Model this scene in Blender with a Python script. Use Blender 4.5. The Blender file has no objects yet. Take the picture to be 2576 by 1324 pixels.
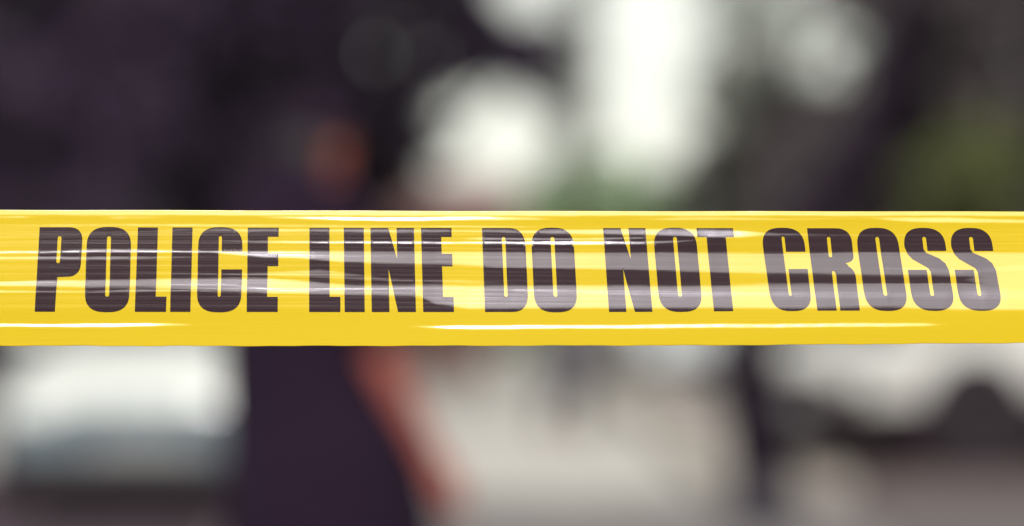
import bpy, bmesh, math, random
import numpy as np
from mathutils import Vector, Matrix
from mathutils.geometry import delaunay_2d_cdt

R = math.radians
scene = bpy.context.scene
COL = scene.collection
random.seed(7)
rng = np.random.default_rng(11)

# ------------------------------------------------------------------ camera
CAM_H = 1.06            # the photographer crouches behind the tape
TAPE_D = 1.37           # metres from lens to tape
LENS, SENSOR = 85.0, 36.0
cam_d = bpy.data.cameras.new('camera')
cam = bpy.data.objects.new('camera', cam_d)
COL.objects.link(cam)
cam.location = (0, 0, CAM_H)
cam.rotation_euler = (R(90), 0, 0)
cam_d.lens = LENS
cam_d.sensor_width = SENSOR
cam_d.shift_y = 0.0497
cam_d.clip_start = 0.05
cam_d.clip_end = 2000
cam_d.dof.use_dof = True
cam_d.dof.focus_distance = TAPE_D
cam_d.dof.aperture_fstop = 1.9
cam_d.dof.aperture_blades = 0
scene.camera = cam

# ------------------------------------------------------------------ sky, sun, exposure
SUN_EL, SUN_AZ = 31.0, 8.0          # sun stands behind the camera, a little to the left
world = bpy.data.worlds.new('World')
scene.world = world
world.use_nodes = True
nt = world.node_tree
nt.nodes.clear()
w_out = nt.nodes.new('ShaderNodeOutputWorld')
w_bg = nt.nodes.new('ShaderNodeBackground')
w_sky = nt.nodes.new('ShaderNodeTexSky')
w_sky.sky_type = 'NISHITA'
w_sky.sun_disc = False
w_sky.sun_elevation = R(SUN_EL)
w_sky.sun_rotation = R(180 + SUN_AZ)
w_sky.dust_density = 3.0
w_mix = nt.nodes.new('ShaderNodeMix')
w_mix.data_type = 'RGBA'
w_mix.inputs['Factor'].default_value = 0.78       # thin bright cloud over the whole sky
w_mix.inputs['B'].default_value = (8.9, 8.9, 7.8, 1)
nt.links.new(w_sky.outputs['Color'], w_mix.inputs['A'])
nt.links.new(w_mix.outputs['Result'], w_bg.inputs['Color'])
w_bg.inputs['Strength'].default_value = 0.1
nt.links.new(w_bg.outputs['Background'], w_out.inputs['Surface'])

sun_d = bpy.data.lights.new('sun', 'SUN')
sun_d.energy = 1.5
sun_d.angle = R(10)
sun_d.color = (1.0, 0.965, 0.92)
sun = bpy.data.objects.new('sun', sun_d)
COL.objects.link(sun)
sun_dir = Vector((-math.sin(R(SUN_AZ)) * math.cos(R(SUN_EL)),
                  -math.cos(R(SUN_AZ)) * math.cos(R(SUN_EL)), math.sin(R(SUN_EL))))
sun.rotation_euler = sun_dir.to_track_quat('Z', 'Y').to_euler()
sun.location = sun_dir * 30

scene.view_settings.view_transform = 'Standard'
scene.view_settings.look = 'None'
scene.view_settings.exposure = 0.45
scene.view_settings.gamma = 1.0
scene.render.engine = 'CYCLES'
scene.cycles.use_denoising = True
scene.cycles.use_adaptive_sampling = False
scene.cycles.max_bounces = 6
scene.cycles.sample_clamp_indirect = 4.0

# ------------------------------------------------------------------ helpers
FPX = 2576 * LENS / SENSOR


def at(x, y, d):
    """a point d metres away seen at column x, row y of the 2576 x 1324 picture"""
    return Vector(((x - 1288) / FPX * d, d, CAM_H + (790 - y) / FPX * d))


def mat(name, col, rough=0.6, noise=0.0, scale=8.0, spec=0.5, metal=0.0, col2=None, bump=0.0, coat=0.0):
    m = bpy.data.materials.new(name)
    m.use_nodes = True
    t = m.node_tree
    b = t.nodes['Principled BSDF']
    b.inputs['Roughness'].default_value = rough
    b.inputs['Specular IOR Level'].default_value = spec
    b.inputs['Metallic'].default_value = metal
    b.inputs['Coat Weight'].default_value = coat
    b.inputs['Base Color'].default_value = (*col, 1)
    if noise or col2 or bump:
        tc = t.nodes.new('ShaderNodeTexCoord')
        n = t.nodes.new('ShaderNodeTexNoise')
        n.inputs['Scale'].default_value = scale
        n.inputs['Detail'].default_value = 6
        t.links.new(tc.outputs['Object'], n.inputs['Vector'])
        r = t.nodes.new('ShaderNodeValToRGB')
        c2 = col2 or tuple(min(1, c * (1 + noise)) for c in col)
        c1 = col if col2 else tuple(c * (1 - noise) for c in col)
        r.color_ramp.elements[0].color = (*c1, 1)
        r.color_ramp.elements[1].color = (*c2, 1)
        r.color_ramp.elements[0].position = 0.3
        r.color_ramp.elements[1].position = 0.7
        t.links.new(n.outputs['Fac'], r.inputs['Fac'])
        t.links.new(r.outputs['Color'], b.inputs['Base Color'])
        if bump:
            bp = t.nodes.new('ShaderNodeBump')
            bp.inputs['Strength'].default_value = bump
            bp.inputs['Distance'].default_value = 0.02
            t.links.new(n.outputs['Fac'], bp.inputs['Height'])
            t.links.new(bp.outputs['Normal'], b.inputs['Normal'])
    return m


def leaf_mat(name, c1, c2):
    m = mat(name, c1, rough=0.6, spec=0.2)
    t = m.node_tree
    b = t.nodes['Principled BSDF']
    g = t.nodes.new('ShaderNodeNewGeometry')
    r = t.nodes.new('ShaderNodeValToRGB')
    r.color_ramp.elements[0].color = (*c1, 1)
    r.color_ramp.elements[1].color = (*c2, 1)
    t.links.new(g.outputs['Random Per Island'], r.inputs['Fac'])
    t.links.new(r.outputs['Color'], b.inputs['Base Color'])
    return m


def tag(o, label=None, cat=None, group=None, kind=None):
    if label: o['label'] = label
    if cat: o['category'] = cat
    if group: o['group'] = group
    if kind: o['kind'] = kind
    return o


def empty(name, loc=(0, 0, 0), rz=0.0):
    o = bpy.data.objects.new(name, None)
    o.empty_display_size = 0.2
    COL.objects.link(o)
    o.location = loc
    o.rotation_euler = (0, 0, rz)
    return o


def link_mesh(name, me, m=None, parent=None, smooth=False):
    o = bpy.data.objects.new(name, me)
    COL.objects.link(o)
    if m is not None:
        me.materials.append(m)
    if smooth:
        me.polygons.foreach_set('use_smooth', [True] * len(me.polygons))
    if parent is not None:
        o.parent = parent
    return o


def pyobj(name, verts, faces, m=None, parent=None, smooth=False):
    me = bpy.data.meshes.new(name)
    me.from_pydata([tuple(v) for v in verts], [], faces)
    me.update()
    return link_mesh(name, me, m, parent, smooth)


def bmobj(name, bm, m=None, parent=None, smooth=False):
    me = bpy.data.meshes.new(name)
    bmesh.ops.recalc_face_normals(bm, faces=bm.faces)
    bm.to_mesh(me)
    bm.free()
    return link_mesh(name, me, m, parent, smooth)


def add_box(bm, x0, x1, y0, y1, z0, z1, bev=0.0):
    v = [bm.verts.new(p) for p in ((x0, y0, z0), (x1, y0, z0), (x1, y1, z0), (x0, y1, z0),
                                   (x0, y0, z1), (x1, y0, z1), (x1, y1, z1), (x0, y1, z1))]
    fs = [bm.faces.new([v[i] for i in f]) for f in
          ((0, 3, 2, 1), (4, 5, 6, 7), (0, 1, 5, 4), (1, 2, 6, 5), (2, 3, 7, 6), (3, 0, 4, 7))]
    if bev:
        bmesh.ops.bevel(bm, geom=list({e for f in fs for e in f.edges}), offset=bev, segments=2, affect='EDGES')


def box(name, x0, x1, y0, y1, z0, z1, m, parent=None, bev=0.0):
    bm = bmesh.new()
    add_box(bm, x0, x1, y0, y1, z0, z1, bev)
    return bmobj(name, bm, m, parent)


def add_tube(bm, pts, seg=14, dome=True):
    """closed tapered tube; pts = [(Vector, radius_side, radius_depth)]; side axis stays near world X"""
    P = [(Vector(p), a, b) for p, a, b in pts]
    rings = []

    def ring(c, u, w, a, b):
        return [bm.verts.new(c + u * (a * math.cos(2 * math.pi * k / seg)) + w * (b * math.sin(2 * math.pi * k / seg)))
                for k in range(seg)]
    n = len(P)
    for i, (c, a, b) in enumerate(P):
        t = (P[min(i + 1, n - 1)][0] - P[max(i - 1, 0)][0]).normalized()
        ref = Vector((1, 0, 0)) if abs(t.x) < 0.9 else Vector((0, 1, 0))
        w = t.cross(ref).normalized()
        u = w.cross(t).normalized()
        if i == 0 and dome:
            for q in (0.35, 0.8):
                rings.append(ring(c - t * min(a, b) * math.sqrt(1 - q * q) * 0.9, u, w, a * q, b * q))
        rings.append(ring(c, u, w, a, b))
        if i == n - 1 and dome:
            for q in (0.8, 0.35):
                rings.append(ring(c + t * min(a, b) * math.sqrt(1 - q * q) * 0.9, u, w, a * q, b * q))
    for r0, r1 in zip(rings, rings[1:]):
        for k in range(seg):
            bm.faces.new((r0[k], r0[(k + 1) % seg], r1[(k + 1) % seg], r1[k]))
    bm.faces.new(rings[0][::-1])
    bm.faces.new(rings[-1])


def add_ball(bm, c, rx, ry, rz, seg=16):
    mtx = Matrix.Translation(Vector(c)) @ Matrix.Diagonal((rx, ry, rz, 1))
    bmesh.ops.create_uvsphere(bm, u_segments=seg, v_segments=seg // 2 + 2, radius=1, matrix=mtx)


def remeshed(name, bm, m, parent, voxel=0.011, smooth_it=3):
    """melt overlapping closed shapes into one continuous skin"""
    me = bpy.data.meshes.new('tmp')
    bmesh.ops.recalc_face_normals(bm, faces=bm.faces)
    bm.to_mesh(me)
    bm.free()
    o = bpy.data.objects.new('tmp', me)
    COL.objects.link(o)
    md = o.modifiers.new('r', 'REMESH')
    md.mode = 'VOXEL'
    md.voxel_size = voxel
    if smooth_it:
        sm = o.modifiers.new('s', 'SMOOTH')
        sm.iterations = smooth_it
        sm.factor = 0.5
    dg = bpy.context.evaluated_depsgraph_get()
    new = bpy.data.meshes.new_from_object(o.evaluated_get(dg))
    bpy.data.objects.remove(o)
    new.name = name
    new.materials.clear()
    return link_mesh(name, new, m, parent, True)


def copy_tree(o, parent=None):
    c = o.copy()
    COL.objects.link(c)
    c.parent = parent
    for ch in o.children:
        copy_tree(ch, c)
    return c


# ------------------------------------------------------------------ the setting
M_ASPH = mat('unseen_dark_asphalt', (0.048, 0.038, 0.050), rough=0.95, noise=0.35, scale=3, bump=0.3, spec=0.08)
M_ROAD = mat('pale_concrete_road', (0.60, 0.57, 0.55), rough=0.8, noise=0.12, scale=0.7, bump=0.2)
M_PAVE = mat('beige_paving', (0.50, 0.445, 0.415), rough=0.85, noise=0.14, scale=1.2, bump=0.2)
M_NEARP = mat('grey_paving', (0.195, 0.175, 0.182), rough=0.85, noise=0.18, scale=1.5, bump=0.2)
M_KERB = mat('kerb_stone', (0.33, 0.31, 0.29), rough=0.85, noise=0.12, scale=6)
M_EARTH = mat('earth', (0.09, 0.085, 0.06), rough=0.95, noise=0.3, scale=0.4)


def sheet(name, x0, x1, y0, y1, z, m):
    return tag(pyobj(name, [(x0, y0, z), (x1, y0, z), (x1, y1, z), (x0, y1, z)], [(0, 1, 2, 3)], m), kind='structure')


sheet('ground', -900, 900, -900, 900, -0.03, M_EARTH)
sheet('unseen_dark_ground', -60, 60, -30, 9.0, -0.004, M_ASPH)  # unseen dark ground, added so the tape reflects dark between its bright bands
sheet('street', -60, 60, 9.0, 75, 0.0, M_ROAD)
sheet('lane_with_car_shade', -60, -0.62, 9.0, 16.4, 0.004, mat('asphalt_and_shade', (0.075, 0.055, 0.072), rough=0.95, noise=0.3, scale=3, bump=0.3, spec=0.1))  # dark asphalt; shade below the white car is in its colour too
# pavement on the right hand side, a real step above the street
pv = box('pavement', 1.25, 2.0, 14.2, 34, -0.02, 0.10, M_PAVE)
tag(pv, kind='structure')
kb = box('kerb', 1.11, 1.247, 14.05, 34, -0.02, 0.105, M_KERB, bev=0.02)
tag(kb, kind='structure')
ap = box('lay_by', -0.61, 40, 9.0, 14.04, -0.02, 0.006, M_NEARP)
tag(ap, kind='structure')
dw = box('shade_dark_pavement', 2.003, 40, 14.2, 34, -0.02, 0.10, mat('shade_dark_paving', (0.105, 0.078, 0.082), rough=0.9, noise=0.25, scale=2, bump=0.2))  # paving coloured dark to stand for the shade under the silver car
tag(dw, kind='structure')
pk = sheet('parking_bay', 1.75, 40, 9.0, 14.0, 0.010, mat('dark_paving', (0.12, 0.10, 0.105), rough=0.9, noise=0.2, scale=1.5, bump=0.2))

# ------------------------------------------------------------------ buildings
M_GLASSD = mat('dark_window_glass', (0.03, 0.035, 0.04), rough=0.08, spec=0.6)


def building(name, label, x0, x1, y, depth, h, m_wall, m_trim, m_roof, rows, cols, gable=False):
    root = empty(name, ((x0 + x1) / 2, y, 0))
    w = x1 - x0
    ox = -w / 2
    bm = bmesh.new()
    cw = w / cols
    ch = (h - 0.5) / rows
    ww, wh = min(1.2, cw * 0.5), min(1.5, ch * 0.55)
    # front wall as strips around real openings
    t = 0.3
    for r in range(rows):
        zb = 0.3 + r * ch
        z0, z1 = zb + (ch - wh) * 0.55, zb + (ch - wh) * 0.55 + wh
        add_box(bm, ox, ox + w, 0, t, zb if r else 0, z0)
        add_box(bm, ox, ox + w, 0, t, z1, zb + ch if r < rows - 1 else h)
        for c in range(cols + 1):
            a = ox + (c - 0.5) * cw + ww / 2 if c else ox
            b = ox + (c + 0.5) * cw - ww / 2 if c < cols else ox + w
            add_box(bm, a, b, 0, t, z0, z1)
    add_box(bm, ox, ox + t, t, depth, 0, h)
    add_box(bm, ox + w - t, ox + w, t, depth, 0, h)
    add_box(bm, ox + t, ox + w - t, depth - t, depth, 0, h)
    bmobj('wall', bm, m_wall, root)
    for r in range(rows):
        zb = 0.3 + r * ch
        z0, z1 = zb + (ch - wh) * 0.55, zb + (ch - wh) * 0.55 + wh
        for c in range(cols):
            cx = ox + (c + 0.5) * cw
            wn = box('window', cx - ww / 2, cx + ww / 2, 0.16, 0.18, z0, z1, M_GLASSD, root)
            bm = bmesh.new()
            f = 0.07
            add_box(bm, cx - ww / 2, cx - ww / 2 + f, 0.08, 0.158, z0, z1)
            add_box(bm, cx + ww / 2 - f, cx + ww / 2, 0.08, 0.158, z0, z1)
            add_box(bm, cx - ww / 2 + f, cx + ww / 2 - f, 0.08, 0.158, z1 - f, z1)
            add_box(bm, cx - ww / 2 + f, cx + ww / 2 - f, 0.08, 0.158, z0, z0 + f)
            add_box(bm, cx - 0.03, cx + 0.03, 0.09, 0.158, z0 + f, z1 - f)
            bmobj('window_frame', bm, m_trim, wn)
            box('sill', cx - ww / 2 - 0.08, cx + ww / 2 + 0.08, -0.1, -0.003, z0 - 0.1, z0 - 0.01, m_trim, wn)
    e = 0.45
    if gable:
        hr = depth * 0.2
        v = [(ox - e, -e, h - 0.05), (ox + w + e, -e, h - 0.05), (ox + w + e, depth + e, h - 0.05), (ox - e, depth + e, h - 0.05),
             (ox - e, depth / 2, h + hr), (ox + w + e, depth / 2, h + hr),
             (ox - e, -e, h + 0.12), (ox + w + e, -e, h + 0.12), (ox + w + e, depth + e, h + 0.12), (ox - e, depth + e, h + 0.12)]
        pyobj('roof', v, [(0, 3, 2, 1), (0, 1, 7, 6), (2, 3, 9, 8), (6, 7, 5, 4), (8, 9, 4, 5), (0, 6, 4, 9, 3), (1, 2, 8, 5, 7)], m_roof, root)
    else:
        box('roof', ox - 0.3, ox + w + 0.3, -0.3, depth + 0.3, h + 0.003, h + 0.35, m_roof, root)
    tag(root, label, 'building')
    return root


M_TERRA = mat('reddish_render', (0.20, 0.10, 0.09), rough=0.85, noise=0.15, scale=2)
M_TILE = mat('pinkish_roof_tile', (0.20, 0.105, 0.105), rough=0.8, noise=0.2, scale=5)
M_GREYW = mat('grey_render', (0.13, 0.13, 0.125), rough=0.85, noise=0.12, scale=1.5)
M_GREYR = mat('grey_roof_slab', (0.12, 0.12, 0.12), rough=0.8, noise=0.1, scale=3)
M_TRIM = mat('grey_window_trim', (0.22, 0.21, 0.2), rough=0.6)
M_SHADEWALL = mat('shade_dark_wall', (0.035, 0.026, 0.034), rough=0.9, noise=0.25, scale=6)  # the facade's shade is put into the wall colour
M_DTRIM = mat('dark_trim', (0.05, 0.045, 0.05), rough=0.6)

pa, pb = at(930, 400, 40), at(1225, 400, 40)
building('terracotta_house', 'low terracotta red house with pinkish roof below the round sky gap',
         pa.x, pb.x, 40, 5, 2.45, M_TERRA, M_TRIM, M_TILE, 1, 2, gable=True)
pa, pb = at(1745, 400, 46), at(2120, 400, 46)
building('grey_house', 'plain grey house half hidden by trees beside the tall bright sky gap',
         pa.x, pb.x, 46, 9, 3.5, M_GREYW, M_TRIM, M_GREYR, 1, 2)
pa, pb = at(-700, 400, 33), at(800, 400, 33)
building('sky_block_building', 'added dark building behind the left trees, backing them against the bright sky',
         pa.x, pb.x, 33, 8, 6.5, M_SHADEWALL, M_DTRIM, M_DTRIM, 2, 5)  # added building, stops sky light leaking through the tree crowns

# ------------------------------------------------------------------ trees and shrubs
M_BARK = mat('dark_bark', (0.013, 0.008, 0.0155), rough=0.95, noise=0.3, scale=7, bump=0.5, spec=0.08)
M_LIME = mat('limewashed_bark', (0.042, 0.036, 0.048), rough=0.9, noise=0.25, scale=9, bump=0.4)
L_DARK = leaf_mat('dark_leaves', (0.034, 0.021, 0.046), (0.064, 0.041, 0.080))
L_OLIVE = leaf_mat('olive_leaves', (0.09, 0.10, 0.045), (0.19, 0.21, 0.085))
L_GREEN = leaf_mat('green_leaves', (0.15, 0.25, 0.10), (0.26, 0.40, 0.17))
L_BROWN = leaf_mat('bronze_leaves', (0.066, 0.053, 0.066), (0.125, 0.106, 0.110))
L_PALE = leaf_mat('pale_leaves', (0.16, 0.18, 0.155), (0.26, 0.28, 0.25))
L_GREY = leaf_mat('grey_green_leaves', (0.075, 0.085, 0.075), (0.15, 0.16, 0.14))


def leaves(name, clumps, m, parent, size=0.17, tau=1.6):
    """clumps = [(centre, (rx, ry, rz), density)] -> thousands of little folded leaves"""
    V = []
    for c, rad, dens in clumps:
        rx, ry, rz = rad
        n = int(dens * tau * 240 * (0.18 / size) ** 2 * rx * rz) + 20
        p = rng.normal(size=(n, 3))
        p /= np.linalg.norm(p, axis=1)[:, None]
        p *= (rng.random(n) ** 0.45)[:, None] * np.array(rad) * (0.85 + 0.3 * rng.random((n, 1)))
        p += np.array(c)
        u = rng.normal(size=(n, 3)); u /= np.linalg.norm(u, axis=1)[:, None]
        w = np.cross(u, rng.normal(size=(n, 3))); w /= np.linalg.norm(w, axis=1)[:, None]
        s = size * (0.7 + 0.7 * rng.random((n, 1)))
        q = np.stack([p - u * s * .5, p + w * s * .33, p + u * s * .5, p - w * s * .33], axis=1)
        V.append(q)
    V = np.concatenate(V).reshape(-1, 3)
    me = bpy.data.meshes.new(name)
    nf = len(V) // 4
    me.vertices.add(len(V)); me.vertices.foreach_set('co', V.ravel())
    me.loops.add(nf * 4); me.loops.foreach_set('vertex_index', np.arange(nf * 4))
    me.polygons.add(nf)
    me.polygons.foreach_set('loop_start', np.arange(nf) * 4)
    me.update(calc_edges=True)
    me.validate()
    return link_mesh(name, me, m, parent)


def tree(name, label, base, trunk, limbs, clumps, m_leaf, size=0.17, tau=1.6, m_bark=None, group=None, cat='tree'):
    """everything in world metres; the root stands at the foot of the trunk"""
    root = empty(name, base)
    B = Vector(base)
    bm = bmesh.new()
    add_tube(bm, [(Vector(p) - B, r, r) for p, r in trunk], seg=12)
    bmobj('trunk', bm, m_bark or M_BARK, root, True)
    if limbs:
        bm = bmesh.new()
        for l in limbs:
            add_tube(bm, [(Vector(p) - B, r, r) for p, r in l], seg=8)
        bmobj('limbs', bm, m_bark or M_BARK, root, True)
    if clumps:
        leaves('crown', [(np.array(Vector(c) - B), r, d) for c, r, d in clumps], m_leaf, root, size, tau)
    tag(root, label, cat, group)
    return root


def fill(poly, d0, d1, step, rpx, dens=1.0, flat=0.9, gaps=()):
    """clumps scattered through a crown whose outline passes the given points"""
    xs = [p[0] for p in poly]; ys = [p[1] for p in poly]

    def inside(x, y):
        k = False
        j = len(poly) - 1
        for i in range(len(poly)):
            if (poly[i][1] > y) != (poly[j][1] > y) and x < (poly[j][0] - poly[i][0]) * (y - poly[i][1]) / (poly[j][1] - poly[i][1]) + poly[i][0]:
                k = not k
            j = i
        return k
    out = []
    y = min(ys)
    while y <= max(ys):
        x = min(xs)
        while x <= max(xs):
            px, py = x + random.uniform(-.4, .4) * step, y + random.uniform(-.4, .4) * step
            if inside(px, py) and all(((px - a) / (rx + .75 * rpx)) ** 2 + ((py - b) / (ry + .75 * rpx)) ** 2 > 1 for a, b, rx, ry in gaps):
                d = random.uniform(d0, d1)
                r = rpx * random.uniform(.8, 1.25) / FPX * d
                out.append((at(px, py, d), (r, r * 1.1, r * flat), dens * random.uniform(.8, 1.2)))
            x += step
        y += step
    return out


def simple_tree(name, label, px, d, trunk_r, clumps, m_leaf, fork=None, **kw):
    b = at(px, 790, d); b.z = 0.0
    top = Vector(fork) if fork else b + Vector((0, 0, 2.2))
    mid = b.lerp(top, .5) + Vector((random.uniform(-.1, .1), random.uniform(-.1, .1), 0))
    trunk = [(b - Vector((0, 0, .1)), trunk_r * 1.5), (b + Vector((0, 0, .15)), trunk_r * 1.15), (mid, trunk_r), (top, trunk_r * .8)]
    limbs = []
    pick = random.sample(clumps, min(9, len(clumps)))
    for c, r, _ in pick:
        c = Vector(c)
        m1 = top.lerp(c, .5) + Vector((random.uniform(-.2, .2), random.uniform(-.2, .2), .15))
        limbs.append([(top - Vector((0, 0, .1)), trunk_r * .55), (m1, trunk_r * .3), (c, trunk_r * .1)])
    return tree(name, label, b, trunk, limbs, clumps, m_leaf, **kw)


# left: a dense dark mass of crowns
cl = fill([(-900, -700), (300, -700), (420, 0), (380, 560), (-900, 620)], 19, 22, 120, 130, 1.3)
simple_tree('broad_tree', 'broad dark leafy tree at the far left edge behind the white car', -200, 21, .22, cl, L_DARK, group='dark trees on the left')
cl = fill([(250, -700), (900, -700), (960, -60), (860, 250), (760, 520), (300, 560)], 22, 26, 110, 120, 1.3)
simple_tree('broad_tree', 'dark leafy tree directly behind the standing person', 560, 24, .22, cl, L_DARK, group='dark trees on the left')
GAPS = [(1250, 345, 112, 112), (1345, -45, 100, 80)]
cl = fill([(780, -700), (1130, -700), (1150, -200), (1110, 440), (1050, 460), (780, 440)], 26, 30, 60, 62, 1.5, gaps=GAPS)
cl += fill([(1110, -300), (1300, -300), (1300, -60), (1400, 60), (1400, 235), (1330, 240), (1110, 420)], 27, 29, 34, 36, 1.9, gaps=GAPS)
simple_tree('broad_tree', 'dark leafy tree whose bough divides the two round sky gaps', 930, 28, .2, cl, L_DARK, group='dark trees on the left')
cl = fill([(1420, -500), (1505, -500), (1500, 420), (1370, 440), (1375, 320), (1400, 200)], 44, 48, 45, 42, .50)
simple_tree('slender_tree', 'slender thin leaved tree at the left side of the tall sky gap', 1425, 46, .12, cl, L_GREY, fork=at(1425, 480, 46), size=.16)

# right
cl = fill([(1720, -600), (2200, -600), (2150, 40), (2090, 130), (1960, 160), (1840, 150), (1790, 320), (1740, 300)], 30, 34, 70, 65, .22)
simple_tree('airy_tree', 'airy tree with bright sky showing through its leaves, right of centre', 1990, 32, .07, cl, L_PALE, fork=at(1985, 330, 32))
cl = fill([(1745, 215), (1850, 170), (2100, 170), (2150, 120), (2160, 330), (1960, 560), (1755, 560)], 35, 38, 55, 54, 1.1)
simple_tree('dense_tree', 'dense olive brown tree below the airy one, right of the tall sky gap', 1930, 36.5, .14, cl, leaf_mat('olive_brown_leaves', (0.055, 0.053, 0.045), (0.115, 0.112, 0.092)), fork=at(1930, 560, 36.5))
cl = fill([(2190, -700), (3400, -700), (3400, 600), (1980, 600), (2000, 300), (2150, 240)], 20, 25, 90, 105, 1.9)
simple_tree('broad_tree', 'dark bronze leafy tree filling the upper right behind the silver car', 2350, 23, .22, cl, L_BROWN, group='dark trees on the right')
cl = fill([(2310, 380), (2460, 290), (2560, 330), (2565, 640), (2290, 640)], 17.5, 18.5, 60, 60, 1.0)
b0 = at(2430, 790, 18)
simple_tree('leafy_shrub', 'tall olive green shrub at the right edge above the silver car', 2430, 18, .05, cl, L_OLIVE, fork=(b0.x, 18, 1.2), size=.12, cat='shrub')

# low greenery across the back of the street
cl = fill([(1330, 460), (1480, 395), (1620, 415), (1760, 450), (1760, 880), (1360, 880)], 50, 54, 60, 60, 1.2)
simple_tree('leafy_shrub', 'fresh green bush under the tall sky gap', 1560, 52, .1, cl, L_GREEN, fork=(at(1560, 0, 52).x, 52, 1.0), size=.2, cat='shrub')
cl = fill([(1180, 500), (1290, 470), (1390, 470), (1390, 850), (1180, 850)], 55, 58, 60, 60, 1.2)
simple_tree('leafy_shrub', 'grey green bush under the round sky gap', 1290, 56, .1, cl, L_GREY, fork=(at(1290, 0, 56).x, 56, 1.0), size=.2, cat='shrub')
cl = fill([(-900, 560), (900, 560), (900, 900), (-900, 900)], 24, 27, 120, 120, 1.3)
hedge = leaves('hedge', [(np.array(c), r, d) for c, r, d in cl], L_DARK, None)
tag(hedge, 'dark clipped hedge behind the white car on the left', 'hedge')
cl = fill([(1700, 560), (3300, 560), (3300, 880), (1700, 880)], 39, 42, 120, 110, 1.2)
hedge = leaves('hedge', [(np.array(c), r, d) for c, r, d in cl], L_GREY, None)
tag(hedge, 'grey green hedge behind the silver car on the right', 'hedge')

# street tree on the pavement edge
B = at(1920, 790, 11.9); B.z = 0.0
T = [(B - Vector((0, 0, .08)), .20), (B + Vector((0, 0, .10)), .18), (at(1915, 1180, 11.9), .155), (at(1890, 1000, 11.9), .150),
     (at(1880, 860, 11.9), .148), (at(1915, 740, 11.9), .145), (at(2010, 600, 11.95), .14), (at(2120, 470, 12.0), .135), (at(2230, 250, 12.2), .10), (at(2310, -150, 13), .08)]
root = empty('street_tree', B)
bm = bmesh.new(); add_tube(bm, [(p - B, r, r) for p, r in T], seg=14)
trk = bmobj('trunk', bm, M_BARK, root, True)
bm = bmesh.new()
cols = [(B + Vector((0, 0, .004)), .205), (B + Vector((0, 0, .1)), .186), (at(1918, 1210, 11.9), .164)]
add_tube(bm, [(p - B, r, r) for p, r in cols], seg=14, dome=False)
bmobj('limewashed_foot', bm, M_LIME, root, True)
bm = bmesh.new()
top = at(2310, -150, 13)
cl = []
for k in range(14):
    c = top + Vector((random.uniform(-1.6, 1.9), random.uniform(-1.2, 1.4), random.uniform(.7, 2.2)))
    add_tube(bm, [(top - Vector((0, 0, .15)) - B, .06, .06), (top.lerp(c, .5) + Vector((0, 0, .15)) - B, .035, .035), (c - B, .012, .012)], seg=7)
    cl.append((np.array(c - B), (.75, .75, .6), 1.0))
bmobj('limbs', bm, M_BARK, root, True)
leaves('crown', cl, L_DARK, root, size=.14)
tag(root, 'slim dark street tree trunk with pale limewashed foot beside the silver car', 'tree')

# ------------------------------------------------------------------ cars
M_TYRE = mat('tyre_rubber', (0.014, 0.009, 0.017), rough=0.8)
M_RIM = mat('alloy_rim', (0.02, 0.015, 0.022), rough=0.5, metal=0.3)
M_BLACKP = mat('black_plastic', (0.020, 0.009, 0.016), rough=0.6)
M_GLASS = mat('tinted_car_glass', (0.03, 0.035, 0.042), rough=0.05, spec=0.8)
M_LAMP = mat('clear_headlight', (0.35, 0.38, 0.42), rough=0.12, spec=0.8)
M_TAIL = mat('red_tail_light', (0.30, 0.015, 0.02), rough=0.2)
M_PLATE = mat('number_plate_white', (0.26, 0.27, 0.28), rough=0.5)


def paint(name, col):
    return mat(name, col, rough=0.3, spec=0.5, coat=0.8, noise=0.03, scale=2)


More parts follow.
